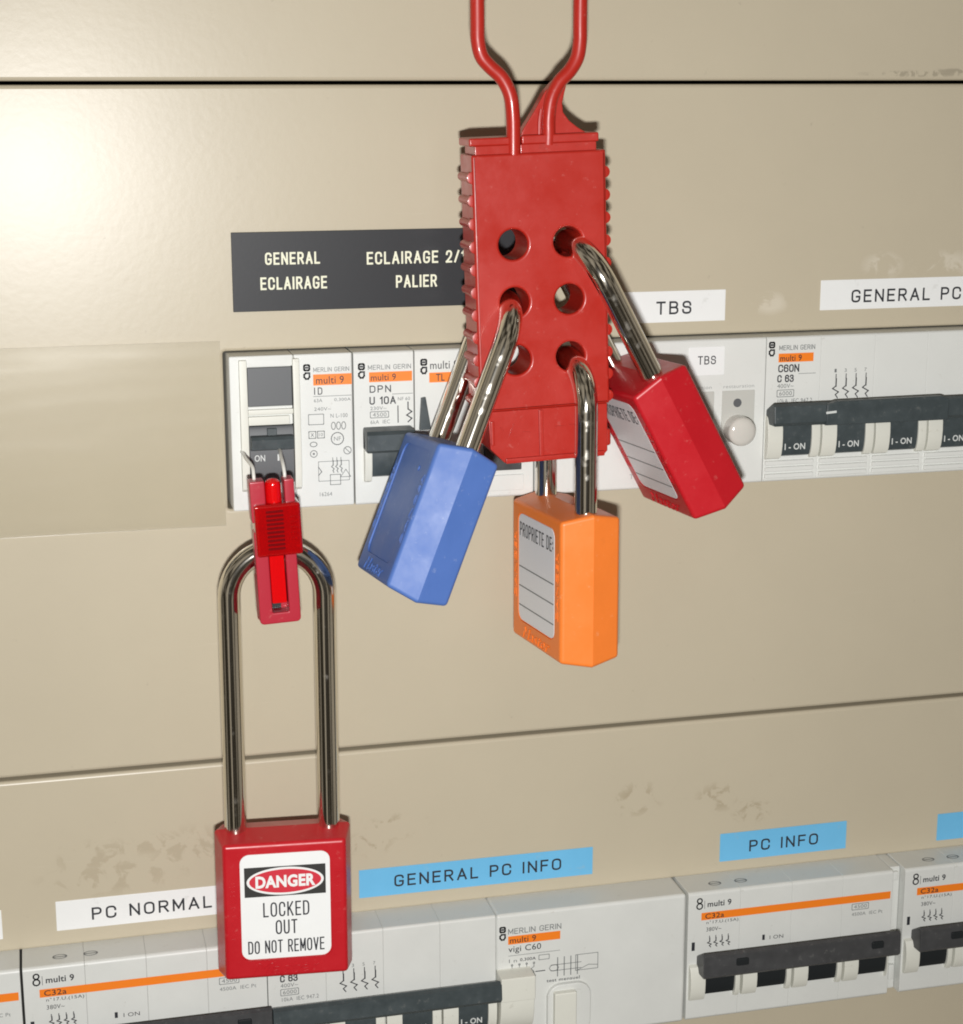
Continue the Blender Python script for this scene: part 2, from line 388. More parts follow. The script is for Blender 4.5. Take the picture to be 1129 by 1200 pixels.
def stroke(bm, pts, w, y):
    P = []
    for p in pts:
        if not P or (p-P[-1]).length > 1e-4: P.append(p)
    if len(P) < 2: return
    if (P[0]-P[-1]).length > w*0.2:
        P[0] = P[0] + (P[0]-P[1]).normalized()*w*0.48; P[-1] = P[-1] + (P[-1]-P[-2]).normalized()*w*0.48
    A, B = [], []
    for i, p in enumerate(P):
        d0 = (P[i]-P[i-1]).normalized() if i else (P[1]-P[0]).normalized()
        d1 = (P[i+1]-P[i]).normalized() if i < len(P)-1 else d0
        n0 = Vector((-d0.y, d0.x)); n1 = Vector((-d1.y, d1.x)); n = (n0+n1)
        n = n.normalized() if n.length > 1e-3 else n0
        k = min(1/max(n.dot(n0), 0.25), 2.6)
        A.append(bm.verts.new((p.x+n.x*w/2*k, y, p.y+n.y*w/2*k))); B.append(bm.verts.new((p.x-n.x*w/2*k, y, p.y-n.y*w/2*k)))
    for i in range(len(P)-1): bm.faces.new((B[i], B[i+1], A[i+1], A[i]))
def caps(bm, s, x0, x1, z0, z1, y, w, gap=0.26):
    tot = sum(GLYPH[c][0] for c in s) + gap*(len(s)-1)
    kx = (x1-x0-w)/tot; kz = z1-z0-w; x = x0+w/2; n = 0
    for c in s:
        for st in GLYPH[c][1]:
            P = [Vector((x+p.x*kx, z0+w/2+p.y*kz)) for p in fillet(st)]
            P = [p for i, p in enumerate(P) if i == 0 or (p-P[i-1]).length > 1e-3]; seg = [P[0]]
            for i in range(1, len(P)):
                seg.append(P[i])
                if i < len(P)-1 and (P[i]-P[i-1]).angle(P[i+1]-P[i]) > 1.75:        # sharp turn: start a new stroke
                    stroke(bm, seg, w, y-0.003*(n % 7)); n += 1; seg = [P[i]]
            stroke(bm, seg, w, y-0.003*(n % 7)); n += 1
        x += (GLYPH[c][0]+gap)*kx

def rect(bm, x0, x1, z0, z1, y):
    bm.faces.new([bm.verts.new(p) for p in ((x0, y, z0), (x1, y, z0), (x1, y, z1), (x0, y, z1))])
def ribbon(bm, pts, w, y):
    for (ax, az), (bx, bz) in zip(pts, pts[1:]):
        d = Vector((bx-ax, bz-az)); L = d.length
        if L < 1e-6: continue
        d /= L; n = Vector((-d.y, d.x))*w/2; e = d*w/2
        q = [(ax-e.x+n.x, az-e.y+n.y), (bx+e.x+n.x, bz+e.y+n.y), (bx+e.x-n.x, bz+e.y-n.y), (ax-e.x-n.x, az-e.y-n.y)]
        bm.faces.new([bm.verts.new((x, y, z)) for x, z in q[::-1]])
def outline(bm, pts, w, y): ribbon(bm, pts + [pts[0]], w, y)

def thing(name, label, cat, loc=(0, 0, 0), rot=(0, 0, 0), group=None):
    o = bpy.data.objects.new(name, None); C.objects.link(o)
    o.empty_display_size = 0.01
    o.location = Vector(loc)*S; o.rotation_euler = rot
    o['label'] = label; o['category'] = cat
    if group: o['group'] = group
    return o
def lettering(parent, fn, m=None, name='lettering'):
    bm = bmesh.new(); fn(bm); return build(name, bm, m or M_ink, parent, smooth=False)

# ------------------------------------------------------------------ the setting: three beige cover plates of the cabinet
def cover_plate(name, x0, x1, z0, z1, opening, m):
    outs = [rrect(x0, x1, z0, z1, 1.5)]
    if opening: outs.append(rrect(*opening, 0.6, 2))
    o = plate(name, outs, 0, 14, m, None, bev=1.1)
    o['kind'] = 'structure'; return o
UPF, LOF = -7.7, -12.8                                 # how far the two rows of devices stand out
cover_plate('upper_panel', -300, 460, 75.6, 275, None, M_panel_top)
cover_plate('middle_panel', -300, 460, -123.75, 74.65, (0.0, 380, -46.4, 0.0), M_panel)
cover_plate('lower_panel', -300, 460, -320, -124.85, (-240, 400, -225.2, -179.0), M_panel_low)
bm = bmesh.new(); box(bm, -300, 460, 34, 38, -320, 275)
o = build('cabinet_inside', bm, M_gap); o['kind'] = 'structure'

# ------------------------------------------------------------------ labels on the plates
def tape(name, label, x0, x1, z0, z1, txt, m, ink=M_ink, th=0.25, bold=0.0, group=None, r=0.15, tilt=0.0, cells=None, cat='label'):
    cx, cz = (x0+x1)/2, (z0+z1)/2
    t = thing(name, label, cat, (cx, 0, cz), (0, tilt, 0), group)
    plate('strip', [rrect(x0-cx, x1-cx, z0-cz, z1-cz, r, 3)], -th, -0.005, m, t, bev=min(0.08, th/3))
    if txt:
        lettering(t, lambda b: [caps(b, s, a-cx, c-cx, d-cz, e-cz, -th-0.03, bold or 0.60, 0.42 if not bold else 0.44) for s, a, c, d, e in txt], ink)
    return t
t = tape('engraved_label', 'black engraved plate lettered GENERAL ECLAIRAGE and ECLAIRAGE PALIER, above the upper row', 3.3, 97.0, 11.4, 33.9,
     [('GENERAL', 12.7, 28.5, 24.6, 28.1), ('ECLAIRAGE', 11.2, 30.4, 17.5, 21.1), ('ECLAIRAGE 2/1', 42.1, 71.2, 24.0, 27.6), ('PALIER', 50.6, 62.8, 17.1, 20.7)],
     M_engraved, M_engrave_txt, th=1.0, bold=0.54, cat='label')
bm = bmesh.new(); box(bm, -12.7, -12.55, -0.56, -0.45, -11.2, 11.2); 
build('joint_line', bm, M_dark2, t)
tape('paper_label', 'white paper label lettered TBS, on the beige plate right of the red hasp', 119.9, 153.2, 4.2, 13.7, [('TBS', 130.9, 142.2, 6.6, 10.6)], M_label)
tape('paper_label', 'white paper label lettered GENERAL PC, above the breakers at the right edge', 184.5, 242, 6.3, 15.6, [('GENERAL PC', 194.9, 232.4, 8.4, 12.4)], M_label)
tape('paper_label', 'white paper label lettered PC NORMAL, partly behind the red DANGER padlock', -55.8, 1.6, -173.9, -164.4, [('PC NORMAL', -45.3, -9.2, -171.4, -167.4)], M_label, tilt=0.004)
tape('paper_label', 'white paper label end cut off by the left edge of the photo', -125, -71.6, -174.5, -165.1, [('PC NORMAL', -116, -80, -171.8, -167.8)], M_label)
tape('blue_label', 'light blue label lettered GENERAL PC INFO, right of the DANGER padlock', 36.7, 113.2, -174.0, -164.6, [('GENERAL PC INFO', 47.9, 102.6, -171.3, -167.3)], M_blue_label, tilt=0.004)
tape('blue_label', 'light blue label lettered PC INFO, above the lower right breaker', 157.0, 202.0, -174.8, -165.0, [('PC INFO', 167.3, 191.8, -172.2, -168.2)], M_blue_label)
tape('blue_label', 'light blue label end cut off by the right edge of the photo', 235.5, 290, -175.7, -166.1, [('PC INFO', 250, 275, -173, -169)], M_blue_label)

# clear plastic blanking cover snapped over the left of the upper row
t = thing('clear_cover', 'clear plastic blanking cover lying on the beige plate left of the upper row', 'plastic cover', (-60, 0, -24))
bm = bmesh.new()
nx, nz = 30, 40; grid = []
prof = []
for j in range(nz+1):
    z = 27.2 - 54.2*j/nz
    d = 1.0
    prof.append((d, z))
for y_off in (0, 0.5):
    rows = []
    for (d, z) in prof:
        rows.append([bm.verts.new((-59.5 + (118.6)*i/nx, -(d - y_off) , z + 0.3*0)) for i in range(nx+1)])
    grid.append(rows)
for g in grid:
    for a, b in zip(g, g[1:]):
        for i in range(nx): bm.faces.new((a[i], a[i+1], b[i+1], b[i]))
A, B = grid
for i in range(nx):
    bm.faces.new((A[0][i], A[0][i+1], B[0][i+1], B[0][i])); bm.faces.new((A[-1][i], A[-1][i+1], B[-1][i+1], B[-1][i]))
for j in range(nz):
    bm.faces.new((A[j][0], A[j+1][0], B[j+1][0], B[j][0])); bm.faces.new((A[j][nx], A[j+1][nx], B[j+1][nx], B[j][nx]))
build('film', bm, M_film, t, angle=50)

# ------------------------------------------------------------------ printed marks shared by the devices
def logo(b, x, z, y, h=4.0):                # small upright maker's mark: two stacked rings
    w = h*0.19
    outline(b, rrect(x-w, x+w, z+h*0.12, z+h*0.5, w*0.5, 2), h*0.13, y)
    rect(b, x-w*0.6, x+w*0.6, z+h*0.24, z+h*0.38, y)
    ribbon(b, [(x+w, z-h*0.08), (x-w*0.4, z-h*0.08), (x-w, z-h*0.2), (x-w, z-h*0.36), (x-w*0.4, z-h*0.5), (x+w*0.5, z-h*0.5), (x+w, z-h*0.36), (x+w, z-h*0.2)], h*0.13, y)
def breaker_symbol(b, x, z, h, y, n, dx, w=0.28):
    for i in range(n):
        X = x + i*dx
        ribbon(b, [(X, z), (X, z-h*0.18)], w, y)
        ribbon(b, [(X+0.1, z-h*0.2), (X+0.1, z-h*0.5)], w*1.5, y)
        ribbon(b, [(X, z-h*0.5), (X-dx*0.3, z-h*0.6), (X+dx*0.3, z-h*0.75), (X, z-h*0.86), (X+dx*0.22, z-h)], w*1.2, y)
def orange(parent, x0, x1, z0, z1):
    bm = bmesh.new(); box(bm, x0, x1, -0.05, 0.02, z0, z1); return build('orange_stripe', bm, M_orange, parent)

def arc_profile(y_back, bulge, z0, z1, n=8):
    pts = [(y_back, z0)]
    for i in range(n+1):
        a = math.pi*i/n
        pts.append((-bulge*math.sin(a)**0.7 if 0 < i < n else 0.0, z0 + (z1-z0)*(1-math.cos(a))/2))
    pts.append((y_back, z1)); return pts

def housing(parent, widths, m, h=45.2, depth=30, top_r=0.9, x=0.0):
    """one housing per pole: rounded top and bottom edges, fine joints between the poles"""
    prof = [(depth, -h)]
    for i in range(5):
        a = math.pi/2*i/4; prof.append((top_r - top_r*math.sin(a), -h + top_r - top_r*math.cos(a)))
    for i in range(5):
        a = math.pi/2*i/4; prof.append((top_r - top_r*math.cos(a), -top_r + top_r*math.sin(a)))
    prof.append((depth, 0))
    for i, w in enumerate(widths):
        g0 = 0.08 if i == 0 else 0.02; g1 = 0.08 if i == len(widths)-1 else 0.02
        bm = bmesh.new(); profx(bm, prof, x+g0, x+w-g1, 0.10, 1)
        build('housing', bm, m, parent); x += w

def c60_breaker(name, label, loc, group, variant):
    t = thing(name, label, 'circuit breaker', loc, (0, 0, 0), group)
    m = M_white if variant == 'upper' else M_white_old
    housing(t, [18]*4, m)
    for i in range(4):
        X = 18*i
        for a, b in ((0.35, 5.3), (14.9, 17.75)):
            bm = bmesh.new(); profx(bm, arc_profile(1, 2.8, -38.0, -24.0), X+a, X+b, 0.25); build('cheek', bm, M_cream, t)
        bm = bmesh.new(); profx(bm, arc_profile(1, 2.2, -37.2, -23.5), X+5.35, X+14.85, 0.0)
        g = build('toggle', bm, M_dark, t)
        lettering(g, lambda b: text(b, 'I - ON', X+6.1, X+12.9, -34.9, -32.9, -2.3, 0.02), M_whiteprint)
        bm = bmesh.new()
        for z in (-38.5, -40.5, -42.6): box(bm, X+0.6, X+16.6, -0.9, 0.3, z-1.35, z, 0.15, 1)
        build('ribs', bm, m, t)
    bm = bmesh.new()
    profx(bm, [(0.5, -22.4), (-5.0, -19.8), (-6.3, -20.5), (-6.7, -25.6), (-5.9, -26.7), (-1.5, -26.8), (0.5, -26)], 0.6, 72.5, 0.5)
    br = build('toggle_bar', bm, M_dark, t, angle=25)
    if variant == 'upper':
        bm = plate_bm([[(17.5, -26.9), (17.5, -20.4), (21.0, -19.5), (56.2, -19.3), (58.6, -20.4), (58.6, -26.9)]], -7.1, -4.5, 0.4)
        build('bar_cover', bm, M_dark, t)
        bm = bmesh.new(); ribbon(bm, [(17.6, -22.9), (20.3, -22.7)], 0.7, -7.15); build('bar_mark', bm, M_whiteprint, t)
    Y = -0.05
    def f(b):
        logo(b, 1.7, -3.7, Y, 4)
        if variant != 'upper': pass
        caps(b, 'C60N', 4.0, 10.9, -11.0, -8.6, Y, 0.4, 0.3)
        caps(b, 'C 63', 3.8, 9.2, -14.1, -11.8, Y, 0.4, 0.3)
        breaker_symbol(b, 23.3, -12.3, 7.4, Y, 4, 3.35)
    lettering(t, f)
    def f2(b):
        caps(b, 'MERLIN GERIN', 4.1, 15.9, -4.2, -2.7, Y, 0.2, 0.3)
        text(b, '400V~', 3.9, 9.3, -15.9, -14.6, Y)
        outline(b, rrect(3.9, 9.4, -18.6, -16.5, 0.2, 1), 0.2, Y); text(b, '6000', 4.6, 8.8, -18.2, -16.9, Y)
        text(b, '10kA  IEC 947.2', 4.2, 15.6, -20.6, -19.3, Y)
        ribbon(b, [(10.8, -11.6), (16.4, -11.6)], 0.15, Y)
        for i, s in enumerate('1357'): text(b, s, 22.7+3.35*i, 23.4+3.35*i, -11.7, -10.6, Y)
    lettering(t, f2, M_ink_soft, 'fine_print')
    o = orange(t, 4.0, 15.5, -7.9, -5.2)
    lettering(o, lambda b: text(b, 'multi 9', 4.5, 11.6, -7.6, -5.7, -0.09, 0.01), M_ink)
    return t

def c32_breaker(label, loc, group):
    t = thing('circuit_breaker', label, 'circuit breaker', loc, (0, 0, 0), group)
    housing(t, [18]*4, M_white_old, 45.0, top_r=1.2)
    for i in range(4):
        X = 18*i
        for a, b in ((2.9, 6.0), (16.5, 19.4 if i < 3 else 17.9)):
            if i == 3 and a > 16: b = 17.9
            bm = bmesh.new(); profx(bm, arc_profile(1, 2.6, -37.6, -25.0), X+a-2.2 if a < 6 else X+a-0.4, X+b-0.2 if a < 6 else min(X+b-1.6, X+17.9), 0.25); build('cheek', bm, M_cream, t)
        bm = bmesh.new(); profx(bm, arc_profile(1, 1.9, -36.0, -23.5), X+5.95, X+15.95, 0.0); build('toggle', bm, M_black, t)
    bm = bmesh.new()
    profx(bm, [(0.5, -22.2), (-5.2, -19.0), (-6.4, -19.7), (-6.7, -26.6), (-5.9, -27.5), (-1.5, -27.7), (0.5, -27)], 3.4, 72.6, 0.5)
    build('toggle_bar', bm, M_dark2, t, angle=25)
    for X in (14.5, 62.0):
        bm = bmesh.new(); box(bm, X, X+4.2, -7.3, -6, -23.6, -21.2, 0.3, 1); build('bar_stud', bm, M_black, t)
    Y = -0.05
    def f(b):
        outline(b, circ(3.9, -2.9, 0.8, 12), 0.42, Y); outline(b, circ(3.9, -4.8, 0.95, 12), 0.42, Y)
        text(b, 'multi 9', 6.6, 14.8, -5.4, -3.3, Y, 0.02); ribbon(b, [(5.6, -5.8), (5.6, -3.0)], 0.14, Y)
    lettering(t, f)
    def f2(b):
        text(b, 'n°17.U.(15A)', 6.4, 17.4, -11.6, -10.2, Y)
        text(b, '380V~', 6.4, 11.6, -13.9, -12.5, Y)
        breaker_symbol(b, 7.6, -15.6, 3.9, Y, 4, 2.15, 0.25)
        rect(b, 26.0, 26.9, -19.3, -17.4, Y); text(b, 'I ON', 28.6, 33.4, -19.3, -18.0, Y)
        rect(b, 1.5, 2.6, -20.2, -17.2, Y)
    lettering(t, f2, M_ink, 'fine_print')
    def f3(b):
        outline(b, rrect(57.5, 63.4, -12.4, -10.3, 0.2, 1), 0.2, Y); text(b, '4500', 58.2, 62.8, -12.0, -10.7, Y)
        text(b, '4500A  IEC Pt', 57.5, 68.6, -14.6, -13.4, Y)
    lettering(t, f3, M_ink_soft, 'rating_print')
    o = orange(t, 4.6, 71.2, -9.8, -7.2)
    lettering(o, lambda b: text(b, 'C32a', 5.9, 12.4, -9.4, -7.6, -0.09, 0.01), M_ink)
    # two small screw signs moulded on the top face
    bm = bmesh.new()
    for X in (11.0, 20.0):
        pts = circ(X, 5.4, 2.2, 18, 1.5)
        for (ax, az), (bx, bz) in zip(pts, pts[1:]+pts[:1]):
            bm.faces.new([bm.verts.new(v) for v in ((ax, az, 0.06), (bx, bz, 0.06), (X+(bx-X)*0.8, 5.4+(bz-5.4)*0.8, 0.06), (X+(ax-X)*0.8, 5.4+(az-5.4)*0.8, 0.06))])
        bm.faces.new([bm.verts.new(v) for v in ((X-1.9, 5.2, 0.06), (X+1.9, 5.2, 0.06), (X+1.9, 5.6, 0.06), (X-1.9, 5.6, 0.06))])
    build('screw_signs', bm, M_ink_soft, t, smooth=False)
    return t

# ------------------------------------------------------------------ upper row of devices
U = lambda x: (x, UPF, -0.35)
Y = -0.05
# 1 residual current switch
t = thing('residual_current_switch', 'white two-pole switch with grey windows, leftmost device of the upper row, red clip on it', 'switch', U(0.7))
bm = plate_bm([rrect(0.06, 18.4, -45.0, 0, 0.5, 3), rrect(5.1, 17.9, -14.6, -3.4, 0.3, 2), rrect(5.1, 17.9, -37.2, -20.2, 0.3, 2)], 0, 30, 0.35); build('housing', bm, M_white, t)
bm = bmesh.new(); box(bm, 18.45, 35.4, 0, 30, -45.0, 0, 0.5, 3); build('housing', bm, M_white, t)
bm = bmesh.new(); box(bm, 0.3, 18.2, 8, 28, -44.6, -0.4); build('window_back', bm, M_black, t)
bm = bmesh.new(); box(bm, 5.12, 17.88, -0.25, 5, -14.58, -3.42, 0.3, 2); build('blank_button', bm, M_grey, t)
bm = bmesh.new()
for a, b in ((2.7, 5.0), (18.0, 20.0)):
    profx(bm, [(0.3, -1.0), (-0.9, -1.2), (-1.5, -14), (-1.7, -34), (-1.2, -38.5), (0.3, -39.6)], a, b, 0.3)
build('guard_rail', bm, M_cream, t)
bm = bmesh.new()
box(bm, 5.0, 18.0, -0.9, 0.3, -17.0, -15.4, 0.3, 2); box(bm, 5.0, 16.9, -0.9, 0.3, -20.0, -17.4, 0.3, 2)
build('label_holder', bm, M_cream, t)
bm = bmesh.new(); profx(bm, arc_profile(6, 1.0, -37.0, -20.4), 5.2, 17.8); tg = build('toggle', bm, M_grey, t)
bm = bmesh.new(); profx(bm, [(0, -22.8), (-3.2, -23.0), (-3.8, -23.8), (-3.5, -26.6), (-1, -27.3), (0, -27)], 5.35, 17.65, 0.3); build('lever', bm, M_dark, tg)
bm = bmesh.new(); box(bm, 10.2, 13.0, -1.25, 0, -24.2, -20.9, 0.15, 1); build('lever_rib', bm, M_dark, tg)
lettering(tg, lambda b: text(b, 'ON', 6.4, 9.4, -30.4, -28.5, -1.3, 0.01), M_whiteprint); lettering(tg, lambda b: text(b, 'I', 13.0, 13.5, -30.4, -28.5, -1.3, 0.02), M_whiteprint)
o = orange(t, 24.0, 35.2, -9.2, -6.0)
lettering(o, lambda b: text(b, 'multi 9', 24.8, 32.9, -8.8, -6.6, -0.09, 0.006), M_ink)
def f(b):
    logo(b, 22.2, -5.2, Y, 4); caps(b, 'ID', 24.2, 26.6, -11.9, -9.8, Y, 0.28, 0.6)
lettering(t, f)
def f(b):
    caps(b, 'MERLIN GERIN', 24.1, 34.5, -5.3, -4.0, Y, 0.16, 0.3)
    ribbon(b, [(24.0, -12.4), (35.0, -12.4)], 0.15, Y)
    text(b, '63A', 24.1, 26.5, -14.1, -13.1, Y); text(b, '0,300A', 30.0, 34.8, -14.1, -13.1, Y)
    text(b, '240V~', 24.1, 29.0, -16.6, -15.6, Y)
    outline(b, rrect(22.4, 26.8, -20.6, -17.6, 0.15, 1), 0.2, Y)
    for i in range(3): outline(b, circ(29.6+1.5*i, -21.2, 0.6, 10, 1.1), 0.2, Y)
    text(b, 'N L-100', 28.8, 33.8, -18.8, -17.6, Y)
    outline(b, rrect(22.4, 24.4, -24.6, -22.6, 0.1, 1), 0.22, Y); outline(b, rrect(24.9, 26.9, -24.6, -22.6, 0.1, 1), 0.22, Y)
    text(b, 'x', 22.9, 23.9, -24.1, -23.1, Y); text(b, '10', 25.3, 26.5, -24.1, -23.1, Y)
    outline(b, circ(30.7, -25.0, 1.8, 18), 0.25, Y); text(b, 'NF', 29.7, 31.7, -25.6, -24.4, Y)
    outline(b, circ(23.7, -26.4, 1.0, 12, 0.7), 0.2, Y); outline(b, circ(23.7, -29.2, 1.0, 12), 0.2, Y); rect(b, 23.4, 24.0, -29.5, -28.9, Y)
    outline(b, circ(33.6, -28.6, 1.1, 14), 0.2, Y); ribbon(b, [(32.9, -27.9), (34.3, -29.3)], 0.2, Y)
    breaker_symbol(b, 29.2, -30.6, 4.4, Y, 3, 1.2, 0.2)
    outline(b, rrect(25.0, 34.0, -37.4, -31.6, 0.1, 1), 0.16, Y); outline(b, rrect(28.4, 31.4, -38.6, -35.6, 0.1, 1), 0.2, Y)
    ribbon(b, [(31.4, -36.4), (33.0, -34.2), (34.4, -36.4), (31.4, -36.4)], 0.18, Y)
    ribbon(b, [(25.0, -33.2), (25.9, -34.6), (25.0, -35.6)], 0.25, Y)
    text(b, '16264', 25.2, 28.8, -41.9, -40.7, Y)
lettering(t, f, M_ink_soft, 'fine_print')

# 2 single breaker
t = thing('circuit_breaker', 'white breaker lettered DPN U 10A with slate handle, behind the blue padlock', 'circuit breaker', U(36.4))
housing(t, [17.8], M_white)
bm = bmesh.new(); profx(bm, arc_profile(1, 2.6, -38.4, -22.5), 2.6, 4.8, 0.25); build('cheek', bm, M_cream, t)
bm = bmesh.new(); profx(bm, arc_profile(1, 2.6, -38.4, -22.5), 14.4, 16.6, 0.25); build('cheek', bm, M_cream, t)
bm = bmesh.new(); profx(bm, arc_profile(1, 2.0, -36.9, -23.5), 4.85, 14.35); tg = build('toggle', bm, M_dark, t)
bm = bmesh.new(); profx(bm, [(0.5, -22.0), (-5.6, -22.4), (-6.5, -23.4), (-6.3, -28.0), (-5.4, -28.8), (0.5, -28.6)], 2.6, 16.9, 0.5); build('lever', bm, M_dark, tg)
o = orange(t, 4.6, 17.3, -8.9, -6.0)
lettering(o, lambda b: text(b, 'multi 9', 5.1, 12.5, -8.5, -6.6, -0.09, 0.006), M_ink)
def f(b):
    logo(b, 2.4, -5.5, Y, 4); caps(b, 'DPN', 4.7, 11.0, -12.0, -9.9, Y, 0.32, 0.4); caps(b, 'U 10A', 4.6, 12.4, -15.5, -13.2, Y, 0.38, 0.34)
    ribbon(b, [(13.0, -16.2), (13.0, -21)], 0.3, Y); ribbon(b, [(16.0, -15.2), (16.0, -17.2), (17.1, -18.0), (15.6, -19.0), (17.1, -20.0), (16.0, -21)], 0.35, Y)
lettering(t, f)
def f(b):
    caps(b, 'MERLIN GERIN', 4.3, 17.0, -5.3, -3.9, Y, 0.18, 0.3); ribbon(b, [(11.4, -12.6), (17.4, -12.6)], 0.15, Y)
    text(b, 'NF 60', 13.0, 16.6, -14.6, -13.6, Y); text(b, '230V~', 4.8, 9.6, -17.1, -16.1, Y)
    outline(b, rrect(4.8, 10.2, -19.4, -17.6, 0.2, 1), 0.2, Y); text(b, '4500', 5.5, 9.6, -19.1, -17.9, Y); text(b, '6kA  IEC', 4.8, 10.6, -21.2, -20.1, Y)
lettering(t, f, M_ink_soft, 'fine_print')

# 3 impulse relay
t = thing('impulse_relay', 'white relay lettered TL with dark narrow lever, behind the blue padlock shackle', 'relay', U(54.4))
housing(t, [17.9], M_white)
bm = plate_bm([[(1.2, -23.4), (1.8, -14.0), (3.0, -13.8), (4.6, -23.4)]], -1.6, 1, 0.2); build('lever', bm, M_dark, t)
bm = bmesh.new(); box(bm, 3.9, 13.5, -1.2, 1, -37.5, -30.5, 0.3, 2); build('button', bm, M_dark2, t)
o = orange(t, 4.4, 17.0, -9.7, -6.8); lettering(o, lambda b: text(b, 'TL', 6.4, 9.0, -9.3, -7.2, -0.09, 0.01), M_ink)
def f(b): logo(b, 2.8, -4.9, Y, 4); text(b, 'multi 9', 4.7, 13.0, -5.8, -3.4, Y, 0.004)
lettering(t, f)

# 4 narrow relay hidden by the hasp
t = thing('impulse_relay', 'white module behind the red hasp, only its lower edge in view', 'relay', U(72.5))
housing(t, [18.0], M_white)
bm = bmesh.new(); box(bm, 2.6, 14.0, -1.4, 1, -36.8, -28.0, 0.3, 2); build('button', bm, M_dark2, t)
bm = bmesh.new(); box(bm, 2.0, 15.0, -0.5, 1, -43.2, -38.4, 0.3, 2); build('terminal_cover', bm, M_white, t)

# 5 emergency lighting remote control with two push buttons
t = thing('remote_control_module', 'wide white module with TBS sticker and pearl push button, behind the tilted red padlock', 'control module', U(90.8))
housing(t, [73.2], M_white)
st = plate('sticker', [rrect(48.1, 59.6, -10.9, -2.2, 0.3, 2)], -0.25, 0, M_label, t, bev=0.06)
lettering(st, lambda b: caps(b, 'TBS', 51.0, 56.8, -7.6, -5.0, -0.28, 0.34, 0.36), M_ink)
for X in (46.0, 59.2):
    fr = plate('button_plate', [rrect(X, X+10.6, -31.8, -16.0, 0.2, 2)], -0.3, 0.1, M_lgrey, t, bev=0.1)
    bm = bmesh.new(); cyl_y(bm, X+5.0, -19.8, -0.32, -0.1, 1.35, 24); build('lamp_hole', bm, M_grey, t)
    cx, cz = X+5.1, -28.0
    bm = bmesh.new(); n = 32; rings = []
    for (r, y) in ((4.5, -0.2), (4.5, -4.2), (4.35, -4.9), (3.9, -5.4), (2.9, -5.75), (1.4, -5.95), (0.02, -6.0)):
        rings.append([bm.verts.new((cx+r*math.cos(2*math.pi*i/n), y, cz+r*math.sin(2*math.pi*i/n))) for i in range(n)])
    for a, b in zip(rings, rings[1:]):
        for i in range(n): bm.faces.new((a[i], a[(i+1) % n], b[(i+1) % n], b[i]))
    build('push_button', bm, M_pearl, t)
def f(b):
    text(b, 'extinction', 47.0, 55.8, -15.2, -14.2, Y); text(b, 'restauration', 59.6, 69.6, -15.2, -14.2, Y)
    text(b, 'TBS2', 30.0, 35.0, -41.9, -40.4, Y); text(b, 'A', 28.6, 29.6, -32.6, -31.2, Y)
lettering(t, f, M_ink_pale)

# 6 four-pole breaker at right
c60_breaker('circuit_breaker', 'four-pole white breaker with slate bar and I - ON toggles, right end of the upper row', U(164.1), None, 'upper')
# what follows to the right, outside the frame, is a plain blanking strip
t = thing('blanking_strip', 'plain white blanking strip right of the four-pole breaker of the upper row', 'cover', U(236.4))
housing(t, [18]*4, M_white)

# ------------------------------------------------------------------ lower row of devices
G = 'breakers with an orange stripe in the lower row'
L = lambda x: (x, LOF, -178.7)
c32_breaker('orange-striped breaker whose right end shows in the lower left corner', L(-139.0), G)
c32_breaker('orange-striped four-pole breaker in the lower left corner, partly behind the DANGER padlock', L(-66.4), G)
c60_breaker('circuit_breaker', 'white four-pole breaker lettered C 63 below the DANGER padlock, no orange stripe across', L(5.7), None, 'lower')
t = thing('residual_current_module', 'wide plain white module lettered vigi C60, centre of the lower row', 'protection module', L(77.75))
bm = bmesh.new(); box(bm, 0.05, 63.4, 0, 30, -45.2, 0, 1.2, 3); build('housing', bm, M_white_old, t)
bm = bmesh.new(); profx(bm, arc_profile(1, 5.4, -38.6, -18.6), 0.2, 11.2, 0.4); build('trip_lever', bm, M_cream, t)
bm = bmesh.new(); box(bm, 0.1, 11.3, -6.3, 0, -27.0, -18.8, 0.5, 2); build('lever_cap', bm, M_cream, t)
bm = plate_bm([rrect(16.6, 31.0, -43.6, -25.6, 4.5, 6)], -1.6, 0.5, 0.4); build('button_surround', bm, M_white_old, t)
bm = plate_bm([rrect(18.4, 25.7, -42.2, -27.6, 0.5, 3)], -3.6, 0.2, 0.4); build('test_button', bm, M_cream, t)
o = orange(t, 3.9, 21.0, -10.4, -7.6); lettering(o, lambda b: text(b, 'multi 9', 4.5, 13.0, -10.0, -8.0, -0.09, 0.004), M_ink)
def f(b):
    logo(b, 2.1, -6.4, Y, 4.2); text(b, 'vigi C60', 4.0, 14.7, -13.7, -11.0, Y, 0.004)
    text(b, '0,300A', 7.8, 13.0, -16.7, -15.5, Y, 0.01); text(b, 'test mensuel', 16.6, 27.6, -25.0, -23.9, Y, 0.006)
    ribbon(b, [(13.0, -20.7), (16.0, -20.7)], 0.3, Y)
lettering(t, f)
